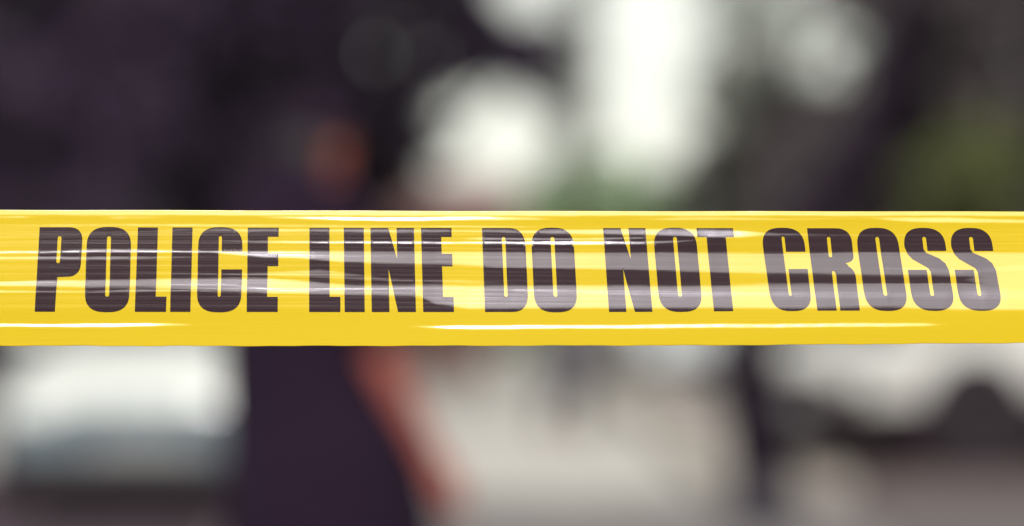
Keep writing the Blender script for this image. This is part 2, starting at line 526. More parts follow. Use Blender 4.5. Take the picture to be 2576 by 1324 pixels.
def make_car(name, label, m_paint, loc, rz, m_lower=None):
    root = empty(name, loc, rz)
    st = [(2.05, .34, .60, .60), (2.00, .24, .69, .73), (1.86, .20, .77, .80), (1.45, .19, .85, .855), (.95, .19, .93, .87),
          (.3, .19, .95, .875), (-.5, .19, .96, .875), (-1.2, .19, .98, .87), (-1.75, .21, .98, .84), (-1.97, .27, .93, .77), (-2.05, .36, .84, .66)]
    verts, faces = [], []
    for x, zb, zt, hw in st:
        hgt = zt - zb
        half = [(0, zb), (hw * .84, zb), (hw * .96, zb + .08), (hw, zb + .38 * hgt), (hw * .985, zb + .72 * hgt),
                (hw * .93, zt - .05), (hw * .8, zt - .005), (hw * .45, zt + .012), (0, zt + .018)]
        loop = half + [(-y, z) for y, z in half[-2:0:-1]]
        verts += [(x, y, z) for y, z in loop]
    n = 16
    for i in range(len(st) - 1):
        for k in range(n):
            a, b = i * n + k, i * n + (k + 1) % n
            faces.append((a, b, b + n, a + n))
    faces.append(tuple(range(n))); faces.append(tuple(range((len(st) - 1) * n, len(st) * n))[::-1])
    body = pyobj('body', verts, faces, m_paint, root, True)
    bmx = bmesh.new(); bmx.from_mesh(body.data); bmesh.ops.recalc_face_normals(bmx, faces=bmx.faces); bmx.to_mesh(body.data); bmx.free()
    if m_lower:                                   # shade coloured in on bumper and sills; black plastic too on the silver car
        body.data.materials.append(m_lower)
        for i in range(len(st) - 1):
            for k in range(n):
                if k in (0, 1, 2, n - 1, n - 2, n - 3) or (i < 1 and k in (3, n - 4)):
                    body.data.polygons[i * n + k].material_index = 1
        body.data.polygons[(len(st) - 1) * n].material_index = 1
    sd = body.modifiers.new('s', 'SUBSURF'); sd.levels = sd.render_levels = 2
    # cabin
    bx = [(.98, .60), (.72, .765), (-1.60, .765), (-1.90, .58)]
    tx = [(.10, .50), (-.02, .575), (-1.28, .57), (-1.45, .46)]
    lo = [(x, y, .93) for x, y in bx] + [(x, -y, .93) for x, y in bx[::-1]]
    hi = [(x, y, 1.43) for x, y in tx] + [(x, -y, 1.43) for x, y in tx[::-1]]
    fs = [(k, (k + 1) % 8, 8 + (k + 1) % 8, 8 + k) for k in range(8)] + [tuple(range(8))[::-1], tuple(range(8, 16))]
    cabin = pyobj('cabin', lo + hi, fs, m_paint, root, False)
    bmx = bmesh.new(); bmx.from_mesh(cabin.data); bmesh.ops.recalc_face_normals(bmx, faces=bmx.faces); bmx.to_mesh(cabin.data); bmx.free()
    bv = cabin.modifiers.new('b', 'BEVEL'); bv.width = .05; bv.segments = 3

    def pane(nm, q, parent=root, off=.012, th=.008):
        q = [Vector(p) for p in q]
        nrm = (q[1] - q[0]).cross(q[3] - q[0]).normalized()
        c = sum(q, Vector()) / 4
        if nrm.dot(c - Vector((c.x * .3, 0, 1.1))) < 0: nrm = -nrm
        a = [p + nrm * (off - th) for p in q] + [p + nrm * off for p in q]
        return pyobj(nm, a, [(0, 1, 2, 3), (4, 5, 6, 7), (0, 1, 5, 4), (1, 2, 6, 5), (2, 3, 7, 6), (3, 0, 4, 7)], M_GLASS, parent)

    def lerp2(a, b, c, d, u, v):
        a, b, c, d = map(Vector, (a, b, c, d))
        return (a.lerp(b, u)).lerp(d.lerp(c, u), v)

    def quad(a, b, c, d, u0, u1, v0, v1):
        return [lerp2(a, b, c, d, u0, v0), lerp2(a, b, c, d, u1, v0), lerp2(a, b, c, d, u1, v1), lerp2(a, b, c, d, u0, v1)]
    pane('windscreen', quad((.98, .6, .93), (.98, -.6, .93), (.10, -.5, 1.43), (.10, .5, 1.43), .03, .97, .06, .9))
    pane('rear_window', quad((-1.9, .58, .93), (-1.9, -.58, .93), (-1.45, -.46, 1.43), (-1.45, .46, 1.43), .06, .94, .18, .88))
    for s in (1, -1):
        A, Bq, C, D = (.72, s * .765, .93), (-1.6, s * .765, .93), (-1.28, s * .57, 1.43), (-.02, s * .575, 1.43)
        pane('side_window', quad(A, Bq, C, D, .10, .45, .10, .86))
        pane('side_window', quad(A, Bq, C, D, .49, .78, .10, .86))
        pane('side_window', quad(A, Bq, C, D, .81, .95, .14, .82))
        # mirror
        bm = bmesh.new(); add_ball(bm, (.62, s * .97, .99), .06, .10, .07, 12)
        add_tube(bm, [((.64, s * .80, .95), .02, .02), ((.63, s * .92, .97), .02, .02)], seg=6)
        bmobj('mirror', bm, m_paint, root, True)
        # headlight, tail light
        bm = bmesh.new(); add_ball(bm, (1.86, s * .60, .655), .13, .17, .075, 16)
        bmobj('headlight', bm, M_LAMP, root, True)
        bm = bmesh.new(); add_ball(bm, (-1.90, s * .66, .80), .10, .12, .13, 14)
        bmobj('tail_light', bm, M_TAIL, root, True)
        for hx in (.05, -.95):
            box('door_handle', hx - .09, hx + .09, min(s * .865, s * .895), max(s * .865, s * .895), .80, .83, M_BLACKP, root, .006)
        box('side_sill', -.85, .88, min(s * .80, s * .885), max(s * .80, s * .885), .17, .26, M_BLACKP, root, .02)
        for wx in (1.27, -1.25):
            bm = bmesh.new()
            bmesh.ops.create_cone(bm, cap_ends=True, segments=32, radius1=.395, radius2=.395, depth=.17,
                                  matrix=Matrix.Translation((wx, s * .80, .33)) @ Matrix.Rotation(R(90), 4, 'X'))
            bmobj('wheel_arch', bm, M_BLACKP, root)
            w = empty('wheel', (wx, s * .80, .315)); w.parent = root
            prof = [(.20, -.10), (.27, -.105), (.305, -.09), (.315, -.05), (.315, .05), (.305, .09), (.27, .105), (.20, .10)]
            vs, f2 = [], []
            N = 32
            for k in range(N):
                a = 2 * math.pi * k / N
                vs += [(r * math.cos(a), y, r * math.sin(a)) for r, y in prof]
            for k in range(N):
                for j in range(len(prof)):
                    a, b = k * 8 + j, k * 8 + (j + 1) % 8
                    c, d = ((k + 1) % N) * 8 + (j + 1) % 8, ((k + 1) % N) * 8 + j
                    f2.append((a, b, c, d))
            pyobj('tyre', vs, f2, M_TYRE, w, True)
            bm = bmesh.new()
            bmesh.ops.create_cone(bm, cap_ends=True, segments=24, radius1=.199, radius2=.199, depth=.10, matrix=Matrix.Rotation(R(90), 4, 'X'))
            for k in range(5):
                m4 = Matrix.Rotation(2 * math.pi * k / 5, 4, 'Y')
                b2 = bmesh.new(); add_box(b2, -.025, .025, -.09, .09, .03, .19)
                b2.transform(m4)
                tmp = bpy.data.meshes.new('t'); b2.to_mesh(tmp); b2.free(); bm.from_mesh(tmp); bpy.data.meshes.remove(tmp)
            bmobj('rim', bm, M_RIM, w)
    g = box('grille', 1.93, 2.035, -.40, .40, .44, .515, M_BLACKP, root, .015)
    for k in range(3):
        box('grille_bar', 2.036, 2.046, -.40, .40, .450 + k * .022, .460 + k * .022, M_RIM, g)
    box('underbody', -1.8, 1.86, -.74, .74, .075, .215, M_BLACKP, root, .03)
    box('lower_intake', 1.96, 2.05, -.62, .62, .20, .335, M_BLACKP, root, .02)
    box('number_plate', 2.052, 2.062, -.26, .26, .345, .43, M_PLATE, root, .004)
    box('number_plate', -2.075, -2.062, -.26, .26, .60, .71, M_PLATE, root, .004)
    box('rear_bumper', -2.07, -1.9, -.6, .6, .28, .42, M_BLACKP, root, .02)
    for s in (1, -1):
        bm = bmesh.new()
        add_tube(bm, [((.97, s * .45, .955), .008, .008), ((.80, s * .15 - .2, 1.03), .006, .006)], seg=6)
        bmobj('wiper', bm, M_BLACKP, root)
    tag(root, label, 'car', 'cars parked along the street')
    return root


P_WHITE = paint('white_car_paint', (0.70, 0.725, 0.72))
P_SILVER = paint('silver_car_paint', (0.68, 0.67, 0.665))
M_BUMPSHADE = mat('shaded_bumper', (0.14, 0.185, 0.22), rough=0.5)  # shade on the white car's lower bumper, given as a colour
P_PALE = paint('pale_blue_white_car_paint', (0.72, 0.76, 0.80))
c = at(540, 790, 14.2)
make_car('parked_car', 'white hatchback seen from the front, left of the standing person', P_WHITE, (c.x, 14.2, 0), R(-90 - 3), M_BUMPSHADE)
c = at(2630, 790, 16.5)
make_car('parked_car', 'pale silver car beside the slim street tree, nose to the left', P_SILVER, (3.62, 15.85, .10), R(180 + 24), M_BLACKP)
c = at(1660, 790, 37)
make_car('parked_car', 'pale bluish white car far down the street beside the pedestrian', P_PALE, (c.x, 37, 0.0 if c.x < 1.0 else .10), R(-90 + 14))

# ------------------------------------------------------------------ short bollard at the lower edge
M_CONC = mat('pale_concrete', (0.34, 0.29, 0.29), rough=0.85, noise=0.12, scale=12)
bp_ = at(585, 790, 9.6); bp_.z = 0.0
broot = empty('bollard', bp_)
bm = bmesh.new()
add_tube(bm, [(Vector((0, 0, .0)), .075, .075), (Vector((0, 0, .12)), .07, .07), (Vector((0, 0, .175)), .068, .068)], seg=20)
bmobj('post', bm, M_CONC, broot, True)
bm = bmesh.new()
bmesh.ops.create_cone(bm, cap_ends=True, segments=20, radius1=.10, radius2=.09, depth=.04, matrix=Matrix.Translation((0, 0, .024)))
bmobj('base', bm, M_CONC, broot)
tag(broot, 'short pale concrete bollard at the bottom edge beside the standing person', 'bollard')

# ------------------------------------------------------------------ people
M_SKIN = mat('skin', (0.38, 0.105, 0.085), rough=0.6, noise=0.08, scale=20, spec=0.25)
M_COAT = mat('dark_plum_wool', (0.0175, 0.0095, 0.0225), rough=0.95, noise=0.2, scale=40, spec=0.1)
M_TROU = mat('black_trousers', (0.021, 0.011, 0.026), rough=0.95, noise=0.2, scale=40, spec=0.1)
M_SHOE = mat('black_leather', (0.015, 0.012, 0.014), rough=0.4)
M_HAIR = mat('dark_hair', (0.016, 0.011, 0.013), rough=0.6, noise=0.3, scale=60)
M_EYE = mat('eye', (0.05, 0.04, 0.035), rough=0.2)
M_GJACK = mat('grey_blue_coat', (0.085, 0.08, 0.10), rough=0.9, noise=0.1, scale=30)
M_BTROU = mat('brown_grey_trousers', (0.05, 0.038, 0.040), rough=0.9, noise=0.1, scale=30)


def head_shapes(bm, c, H):
    add_ball(bm, c + Vector((0, 0, .02)) * H, .075 * H, .095 * H, .105 * H)
    add_ball(bm, c + Vector((0, -.028, -.06)) * H, .056 * H, .065 * H, .062 * H)
    add_tube(bm, [(c + Vector((0, -.092, .022)) * H, .008 * H, .008 * H), (c + Vector((0, -.108, -.018)) * H, .014 * H, .012 * H)], seg=8)
    for s in (-1, 1):
        add_ball(bm, c + Vector((s * .077, .008, .0)) * H, .012 * H, .022 * H, .032 * H, 10)
        add_ball(bm, c + Vector((s * .031, -.082, .036)) * H, .022 * H, .014 * H, .008 * H, 10)
    add_ball(bm, c + Vector((0, -.090, -.048)) * H, .024 * H, .010 * H, .007 * H, 10)


def add_hand(bm, wrist, dirn, s, H):
    """palm, four bent fingers and a thumb leaving the side of the palm"""
    d = dirn.normalized()
    side = Vector((0, -1, 0))                    # thumb side points forward
    inn = Vector((-s, 0, 0))
    palm = wrist + d * .085 * H
    add_tube(bm, [(wrist, .018 * H, .026 * H), (wrist + d * .04 * H, .014 * H, .036 * H), (palm, .013 * H, .038 * H)], seg=12)
    for k, ln in enumerate((.072, .082, .076, .06)):
        b = palm + side * (.030 - .020 * k) * H
        j1 = b + (d + inn * .15).normalized() * ln * .45 * H
        j2 = j1 + (d + inn * .45).normalized() * ln * .33 * H
        j3 = j2 + (d * .8 + inn * .7).normalized() * ln * .25 * H
        add_tube(bm, [(b, .0085 * H, .0085 * H), (j1, .0082 * H, .0082 * H), (j2, .0075 * H, .0075 * H), (j3, .0065 * H, .0065 * H)], seg=8)
    t0 = wrist + d * .03 * H + side * .028 * H
    t1 = t0 + (d * .6 + side * .8).normalized() * .035 * H
    t2 = t1 + (d + side * .25 + inn * .2).normalized() * .032 * H
    add_tube(bm, [(t0, .011 * H, .011 * H), (t1, .010 * H, .010 * H), (t2, .0075 * H, .0075 * H)], seg=8)


def add_shoe(bm, ankle, H, yaw=0.0):
    f = Vector((math.sin(yaw), -math.cos(yaw), 0))
    z = Vector((0, 0, 1))
    a = Vector(ankle)
    heel = Vector((a.x, a.y, 0)) - f * .05 * H + z * .04 * H
    add_tube(bm, [(heel, .036 * H, .04 * H), (heel + f * .09 * H, .040 * H, .038 * H), (heel + f * .17 * H - z * .008 * H, .045 * H, .03 * H),
                  (heel + f * .22 * H - z * .012 * H, .036 * H, .024 * H)], seg=12)
    add_tube(bm, [(heel + f * .03 * H, .036 * H, .038 * H), (heel + f * .035 * H + z * .06 * H, .036 * H, .036 * H)], seg=12)


# --- the standing person behind the tape (local: faces -Y, feet on z = 0, H scales a 1.72 m figure)
def standing_person():
    loc = at(733, 790, 5.9); loc.z = 0.004
    root = empty('person', loc, R(138))           # back half turned to the camera, facing away to the right
    root.scale = (.935, .935, .935)
    V = Vector
    hipL, hipR = V((.095, 0, .90)), V((-.095, 0, .90))
    kneeL, kneeR = V((.105, -.03, .49)), V((-.10, -.05, .49))
    ankL, ankR = V((.115, .02, .09)), V((-.115, -.01, .09))
    shL, shR = V((.165, -.005, 1.40)), V((-.175, .01, 1.40))
    elL, elR = V((.185, -.10, 1.12)), V((-.240, -.05, 1.06))
    wrL, wrR = V((.14, -.20, .98)), V((-.315, -.195, .765))
    head = V((0, -.085, 1.548))
    bm = bmesh.new()
    add_tube(bm, [(V((0, .01, .88)), .155, .105), (V((0, 0, 1.05)), .13, .09), (V((0, 0, 1.25)), .155, .105), (V((0, .01, 1.40)), .14, .085)], seg=18)
    add_tube(bm, [(V((0, .005, 1.38)), .060, .062), (V((0, -.035, 1.50)), .054, .056)], seg=14)
    for h, k, a in ((hipL, kneeL, ankL), (hipR, kneeR, ankR)):
        add_tube(bm, [(h, .085, .09), (k, .055, .058), (k.lerp(a, .35) + V((0, .015, 0)), .055, .056), (a, .037, .04)], seg=14)
        add_tube(bm, [(a, .035, .036), (V((a.x, a.y - .12, .04)), .035, .024)], seg=10)
    for s, e, w, sd in ((shL, elL, wrL, 1), (shR, elR, wrR, -1)):
        add_tube(bm, [(s, .055, .055), (s.lerp(e, .5), .046, .048), (e, .039, .040), (e.lerp(w, .3), .041, .041), (w, .027, .030)], seg=12)
        add_hand(bm, w, (w - e) if sd < 0 else V((-.1, -.1, -1)), sd, 1.15)
    head_shapes(bm, head, 1.0)
    remeshed('body', bm, M_SKIN, root, .009, 2)
    for s in (-1, 1):
        bm = bmesh.new(); add_ball(bm, head + V((s * .031, -.088, .012)), .013, .009, .008, 10)
        bmobj('eye', bm, M_EYE, root, True)
    # short dark hair below a peaked cap
    bm = bmesh.new()
    add_ball(bm, head + V((0, .020, .035)), .083, .092, .085)
    add_tube(bm, [(head + V((0, .045, .03)), .084, .06), (head + V((0, .055, -.05)), .082, .05), (head + V((0, .06, -.11)), .068, .04)], seg=14)
    remeshed('hair', bm, M_HAIR, root, .010, 3)
    bm = bmesh.new()
    add_ball(bm, head + V((0, .012, .085)), .096, .112, .062)
    add_tube(bm, [(head + V((0, -.06, .070)), .085, .012), (head + V((0, -.125, .062)), .075, .010), (head + V((0, -.165, .050)), .045, .008)], seg=16)
    remeshed('cap', bm, M_TROU, root, .008, 3)
    # trousers
    bm = bmesh.new()
    add_tube(bm, [(V((0, .01, .98)), .165, .115), (V((0, .01, .86)), .17, .12)], seg=18)
    for h, k, a in ((hipL, kneeL, ankL), (hipR, kneeR, ankR)):
        add_tube(bm, [(h, .098, .105), (k, .075, .078), (a + V((0, 0, .04)), .062, .066)], seg=14)
    remeshed('trousers', bm, M_TROU, root, .012, 3)
    for a in (ankL, ankR):
        bm = bmesh.new(); add_shoe(bm, a, 1.05); remeshed('shoe', bm, M_SHOE, root, .008, 2)
    # long flaring coat with sleeves pushed up to the elbow
    bm = bmesh.new()
    add_tube(bm, [(V((0, .010, 1.455)), .11, .085), (V((0, .012, 1.385)), .195, .122), (V((0, .005, 1.2)), .215, .155), (V((0, -.005, 1.05)), .220, .165),
                  (V((-.020, -.025, .90)), .235, .20), (V((-.055, -.055, .75)), .268, .258), (V((-.070, -.065, .60)), .285, .285), (V((-.075, -.070, .47)), .29, .29)], seg=26)
    for s, e, w, sd in ((shL, elL, wrL, 1), (shR, elR, wrR, -1)):
        add_tube(bm, [(s + V((0, 0, -.005)), .088, .092), (s.lerp(e, .5), .074, .076), (e.lerp(s, .06), .064, .066)], seg=14)
    add_tube(bm, [(V((0, .012, 1.40)), .10, .10), (V((0, -.015, 1.485)), .082, .086)], seg=16)
    remeshed('coat', bm, M_COAT, root, .012, 4)
    tag(root, 'person in dark cap and long dark coat, bare forearm hanging, half turned away', 'person')
    return root


standing_person()


def walking_person():
    loc = at(1422, 790, 20.5); loc.z = 0.112 if loc.x > 1.11 else 0.012
    root = empty('person', loc, R(20))
    V = Vector
    hipL, hipR = V((.09, 0, .90)), V((-.09, 0, .90))
    kneeL, kneeR = V((.10, -.14, .50)), V((-.09, -.02, .49))
    ankL, ankR = V((.10, -.17, .09)), V((-.10, .22, .13))
    shL, shR = V((.18, .0, 1.40)), V((-.18, .0, 1.40))
    elL, elR = V((.235, .10, 1.13)), V((-.235, -.03, 1.13))
    wrL, wrR = V((.24, .06, .89)), V((-.235, -.16, .92))
    head = V((0, -.03, 1.59))
    bm = bmesh.new()
    add_tube(bm, [(V((0, .0, .88)), .15, .105), (V((0, 0, 1.05)), .13, .09), (V((0, 0, 1.25)), .16, .11), (V((0, 0, 1.40)), .14, .085)], seg=16)
    add_tube(bm, [(V((0, .0, 1.38)), .06, .06), (V((0, -.01, 1.52)), .054, .056)], seg=12)
    for h, k, a in ((hipL, kneeL, ankL), (hipR, kneeR, ankR)):
        add_tube(bm, [(h, .085, .09), (k, .055, .058), (k.lerp(a, .35) + V((0, .015, 0)), .055, .056), (a, .037, .04)], seg=12)
        add_tube(bm, [(a, .034, .035), (V((a.x, a.y - .12, a.z - .05)), .034, .024)], seg=10)
    for s, e, w, sd in ((shL, elL, wrL, 1), (shR, elR, wrR, -1)):
        add_tube(bm, [(s, .055, .055), (s.lerp(e, .5), .044, .046), (e, .037, .039), (w, .025, .028)], seg=12)
        add_hand(bm, w, (w - e) + V((0, 0, -.1)), sd, 1.0)
    head_shapes(bm, head, 1.0)
    remeshed('body', bm, M_SKIN, root, .012, 2)
    for s in (-1, 1):
        bm = bmesh.new(); add_ball(bm, head + V((s * .031, -.088, .012)), .013, .009, .008, 10)
        bmobj('eye', bm, M_EYE, root, True)
    bm = bmesh.new(); add_ball(bm, head + V((0, .02, .045)), .084, .094, .092)
    remeshed('hair', bm, M_HAIR, root, .012, 2)
    bm = bmesh.new()
    add_tube(bm, [(V((0, .0, 1.43)), .09, .07), (V((0, .0, 1.36)), .19, .115), (V((0, 0, 1.15)), .185, .13), (V((0, 0, .95)), .19, .145), (V((0, -.01, .75)), .21, .18), (V((0, -.01, .50)), .235, .23)], seg=20)
    for s, e, w, sd in ((shL, elL, wrL, 1), (shR, elR, wrR, -1)):
        add_tube(bm, [(s, .074, .076), (s.lerp(e, .5), .062, .065), (e, .055, .057), (e.lerp(w, .93), .044, .046)], seg=12)
    remeshed('coat', bm, M_GJACK, root, .013, 3)
    bm = bmesh.new()
    add_tube(bm, [(V((0, .0, .97)), .162, .115), (V((0, .0, .87)), .165, .12)], seg=16)
    for h, k, a in ((hipL, kneeL, ankL), (hipR, kneeR, ankR)):
        add_tube(bm, [(h, .096, .10), (k, .073, .076), (a + V((0, 0, .04)), .06, .064)], seg=12)
    remeshed('trousers', bm, M_BTROU, root, .013, 3)
    for a in (ankL, ankR):
        bm = bmesh.new(); add_shoe(bm, V((a.x, a.y, 0)), 1.0)
        o = remeshed('shoe', bm, M_SHOE, root, .010, 2)
        if a.z > .1: o.location.z += .03
    tag(root, 'person in knee length grey coat walking far down the pale street', 'person')


walking_person()

# ------------------------------------------------------------------ the barrier tape
S = TAPE_D * SENSOR / LENS / 2880          # metres per pixel of the 2880 px wide picture, on the tape
ROW0 = 883.2                               # picture row at camera height


def PX(x): return (x - 1440) * S
def PZ(y): return CAM_H - (y - ROW0) * S


BANDS = [  # ripples of the stretched film: (x, row in zoomed units, half width, how far it leans back)
    [(-300, 75, 18, .3), (0, 75, 18, .36), (800, 78, 18, .46), (1440, 80, 18, .5), (2880, 82, 17, .52)],
    [(0, 107, 3, .4), (60, 107, 4, .6), (130, 106, 0, 0), (270, 110, 0, 0), (320, 112, 3, .5), (420, 109, 3, .5), (560, 112, 0, 0)],
    [(700, 108, 0, 0), (830, 112, 6, .7), (950, 118, 11, 1), (1150, 122, 11, 1), (1350, 115, 13, .8), (1520, 118, 6, .35), (1620, 115, 0, 0)],
    [(1700, 116, 0, 0), (1900, 120, 9, .4), (2000, 118, 9, .4), (2200, 122, 6, .3), (2440, 116, 4, .3), (2560, 126, 15, .55), (2700, 130, 16, .62), (2880, 138, 12, .5)],
    [(0, 168, 3, .5), (300, 166, 3, .5), (500, 165, 4, .65), (900, 172, 4, .45), (1300, 176, 5, .45), (1500, 178, 4, .3), (1700, 180, 0, 0)],
    [(0, 210, 5, .3), (300, 216, 5, .25), (550, 204, 6, .4), (800, 203, 8, .55), (1000, 208, 7, .6), (1300, 210, 8, .5), (1500, 214, 9, .55), (1700, 214, 18, .6), (1900, 216, 24, .68),
     (2000, 226, 25, .8), (2070, 230, 24, .8), (2150, 232, 12, .4), (2300, 235, 9, .25), (2500, 238, 8, .15)],
    [(500, 286, 0, 0), (650, 284, 5, .3), (800, 286, 7, .6), (900, 290, 8, .8), (1050, 291, 7, .8), (1250, 293, 8, .8), (1400, 292, 9, 1.), (1650, 294, 10, 1.), (1800, 294, 9, .9), (1900, 284, 7, .5), (1990, 268, 5, .2), (2050, 260, 0, 0)],
    [(1250, 262, 0, 0), (1350, 262, 6, .6), (1550, 268, 7, .65), (1700, 262, 7, .6), (1800, 256, 7, .5), (1900, 250, 0, 0)],
    [(0, 362, 6, .9), (130, 362, 8, .8), (300, 352, 11, .6), (450, 356, 8, .7), (600, 360, 8, .72), (740, 376, 22, .66), (850, 380, 25, .64), (960, 396, 40, .56), (1100, 402, 46, .52), (1280, 405, 48, .5),
     (1400, 418, 58, .52), (1700, 424, 62, .48), (1950, 435, 70, .47), (2200, 442, 76, .46), (2600, 445, 85, .45), (2880, 455, 90, .47)],
    [(0, 402, 8, .65), (150, 404, 9, .6), (250, 406, 8, .55), (400, 402, 9, .4), (550, 398, 6, .3), (700, 398, 0, 0)],
    [(0, 470, 5, .2), (150, 466, 5, .25), (330, 500, 5, .2), (600, 520, 8, .3), (760, 520, 14, .38), (900, 516, 30, .36), (1000, 540, 22, .3), (1120, 566, 12, .28), (1300, 575, 12, .33), (1450, 590, 6, .2), (1600, 590, 0, 0)],
    [(0, 590, 17, .6), (120, 588, 22, .58), (250, 590, 28, .54), (420, 586, 34, .52), (550, 590, 42, .55), (750, 604, 58, .58), (900, 622, 44, .55), (1000, 636, 36, .55), (1180, 641, 42, .55), (1225, 668, 70, .55),
     (1320, 685, 84, .55), (1900, 685, 80, .52), (2300, 683, 82, .52), (2500, 676, 82, .52), (2700, 690, 88, .53), (2880, 690, 92, .56)],
    [(0, 645, 7, .65), (120, 647, 7, .55), (250, 650, 6, .45), (400, 640, 10, .45), (520, 640, 8, .5), (700, 655, 5, .4), (800, 660, 0, 0)],
    [(0, 716, 2, .3), (200, 715, 3, .35), (380, 716, 2, .25), (460, 716, 0, 0)],
    [(-200, 890, 10, .9), (0, 890, 10, .95), (130, 892, 11, .95), (300, 890, 11, 1.), (420, 888, 9, .9), (500, 887, 5, .7), (580, 886, 0, 0)],
    [(1120, 897, 0, 0), (1190, 901, 5, .7), (1260, 904, 11, .95), (1400, 905, 12, .95), (1650, 902, 11, .95), (1900, 897, 12, 1.), (2150, 894, 11, .95), (2320, 889, 12, 1.), (2480, 889, 11, .9), (2600, 886, 7, .7), (2680, 886, 0, 0)],
    [(380, 590, 0, 0), (480, 596, 12, .66), (650, 600, 16, .66), (800, 640, 12, .68), (960, 628, 14, .66), (1160, 625, 14, .62), (1300, 622, 12, .6), (1400, 622, 0, 0)],
    [(1300, 640, 0, 0), (1450, 640, 18, .62), (1700, 655, 22, .64), (1950, 665, 26, .64), (2200, 668, 26, .66), (2500, 672, 30, .66), (2750, 668, 40, .68), (2880, 670, 46, .7)],
    [(2250, 420, 0, 0), (2500, 480, 14, .56), (2700, 500, 20, .62), (2880, 470, 26, .64)],
    [(2690, 560, 0, 0), (2770, 560, 40, .4), (2830, 560, 75, .5), (3000, 560, 90, .5)],
    [(1880, 600, 0, 0), (2150, 596, 8, .32), (2450, 600, 16, .38), (2650, 610, 24, .4), (2880, 610, 20, .4)],
]
TH0, THA = R(-8.0), R(27.0)
_bx = [np.array([p[0] for p in b], float) for b in BANDS]
_bv = [[np.array([p[k] for p in b], float) for k in (1, 2, 3)] for b in BANDS]
_ph = rng.random((len(BANDS), 8)) * 6.28


def lean(xs, v):
    """xs, v: arrays (pixel column, zoomed row) -> lean angle of the film"""
    s = np.zeros_like(v)
    for i in range(len(BANDS)):
        vc = np.interp(xs, _bx[i], _bv[i][0]); hw = np.interp(xs, _bx[i], _bv[i][1]); st = np.interp(xs, _bx[i], _bv[i][2])
        p = _ph[i]
        j = 1.6 * np.sin(xs / 83 + p[0]) + .8 * np.sin(xs / 29 + p[1]) + .6 * np.sin(xs / 9.1 + p[2])
        j2 = 1.5 * np.sin(xs / 67 + p[3]) + .8 * np.sin(xs / 17 + p[4])
        f = np.where(hw > 30, 11.0, 5.5)
        a = 1 / (1 + np.exp(-(v - (vc + j - hw)) / f * 2)) * 1 / (1 + np.exp((v - (vc + j2 + hw)) / f * 2))
        a = a * np.clip(hw / 3, 0, 1)
        s = np.maximum(s, st * a)
    # faint drawing lines of the film, running along it
    fine = np.zeros_like(v)
    env = np.clip((v - 150) / 60, 0, 1) * np.clip((800 - v) / 40, 0, 1) * np.clip((2300 - xs) / 900, .5, 1)
    for k, (fr, am) in enumerate(((.11, .5), (.19, .6), (.31, .5), (.47, .4))):
        fine += am * np.sin(v * fr + 1.6 * np.sin(xs / (620 - 60 * k) + k) + .35 * np.sin(xs / 170 + 2 * k) + k * 1.7) * (.6 + .4 * np.sin(xs / 260 + 3 * k))
    wave = R(1.0) * np.sin(v / 150 + xs / 700)
    return TH0 + THA * np.maximum(s, .12 * env) + R(3.0) * fine * env * (1 - .45 * np.clip(s / .5, 0, 1)) + wave


def edge_top(x): return np.interp(x, [0, 1440, 2880], [591, 594, 595.5])
def edge_bot(x): return np.interp(x, [0, 600, 1440, 2000, 2880], [973, 974, 973, 972, 965])


# film height field y(x, row) on a fine table, then sampled by tape and letters
TX = np.concatenate([np.linspace(-8500, -120, 120)[:-1], np.linspace(-120, 3000, 521), np.linspace(3000, 11400, 120)[1:]])
NR = 330
TV = np.linspace(585, 980, NR)
GX, GY = np.meshgrid(TX, TV, indexing='ij')
TH = lean(np.clip(GX, -250, 3100), (GY - 570) * 2.576)
dy = np.tan(TH) * (TV[1] - TV[0]) * S          # rows run downwards: going down the film comes forward
YY = TAPE_D - np.cumsum(dy, axis=1)
YY -= YY.mean(axis=1, keepdims=True) - TAPE_D


def film_y(x, row):
    i = np.clip(np.searchsorted(TX, x) - 1, 0, len(TX) - 2)
    u = (x - TX[i]) / (TX[i + 1] - TX[i])
    j = np.clip((row - TV[0]) / (TV[1] - TV[0]), 0, NR - 1.001)
    j0 = j.astype(int); w = j - j0
    a = YY[i, j0] * (1 - w) + YY[i, j0 + 1] * w
    b = YY[i + 1, j0] * (1 - w) + YY[i + 1, j0 + 1] * w
    return a * (1 - u) + b * u


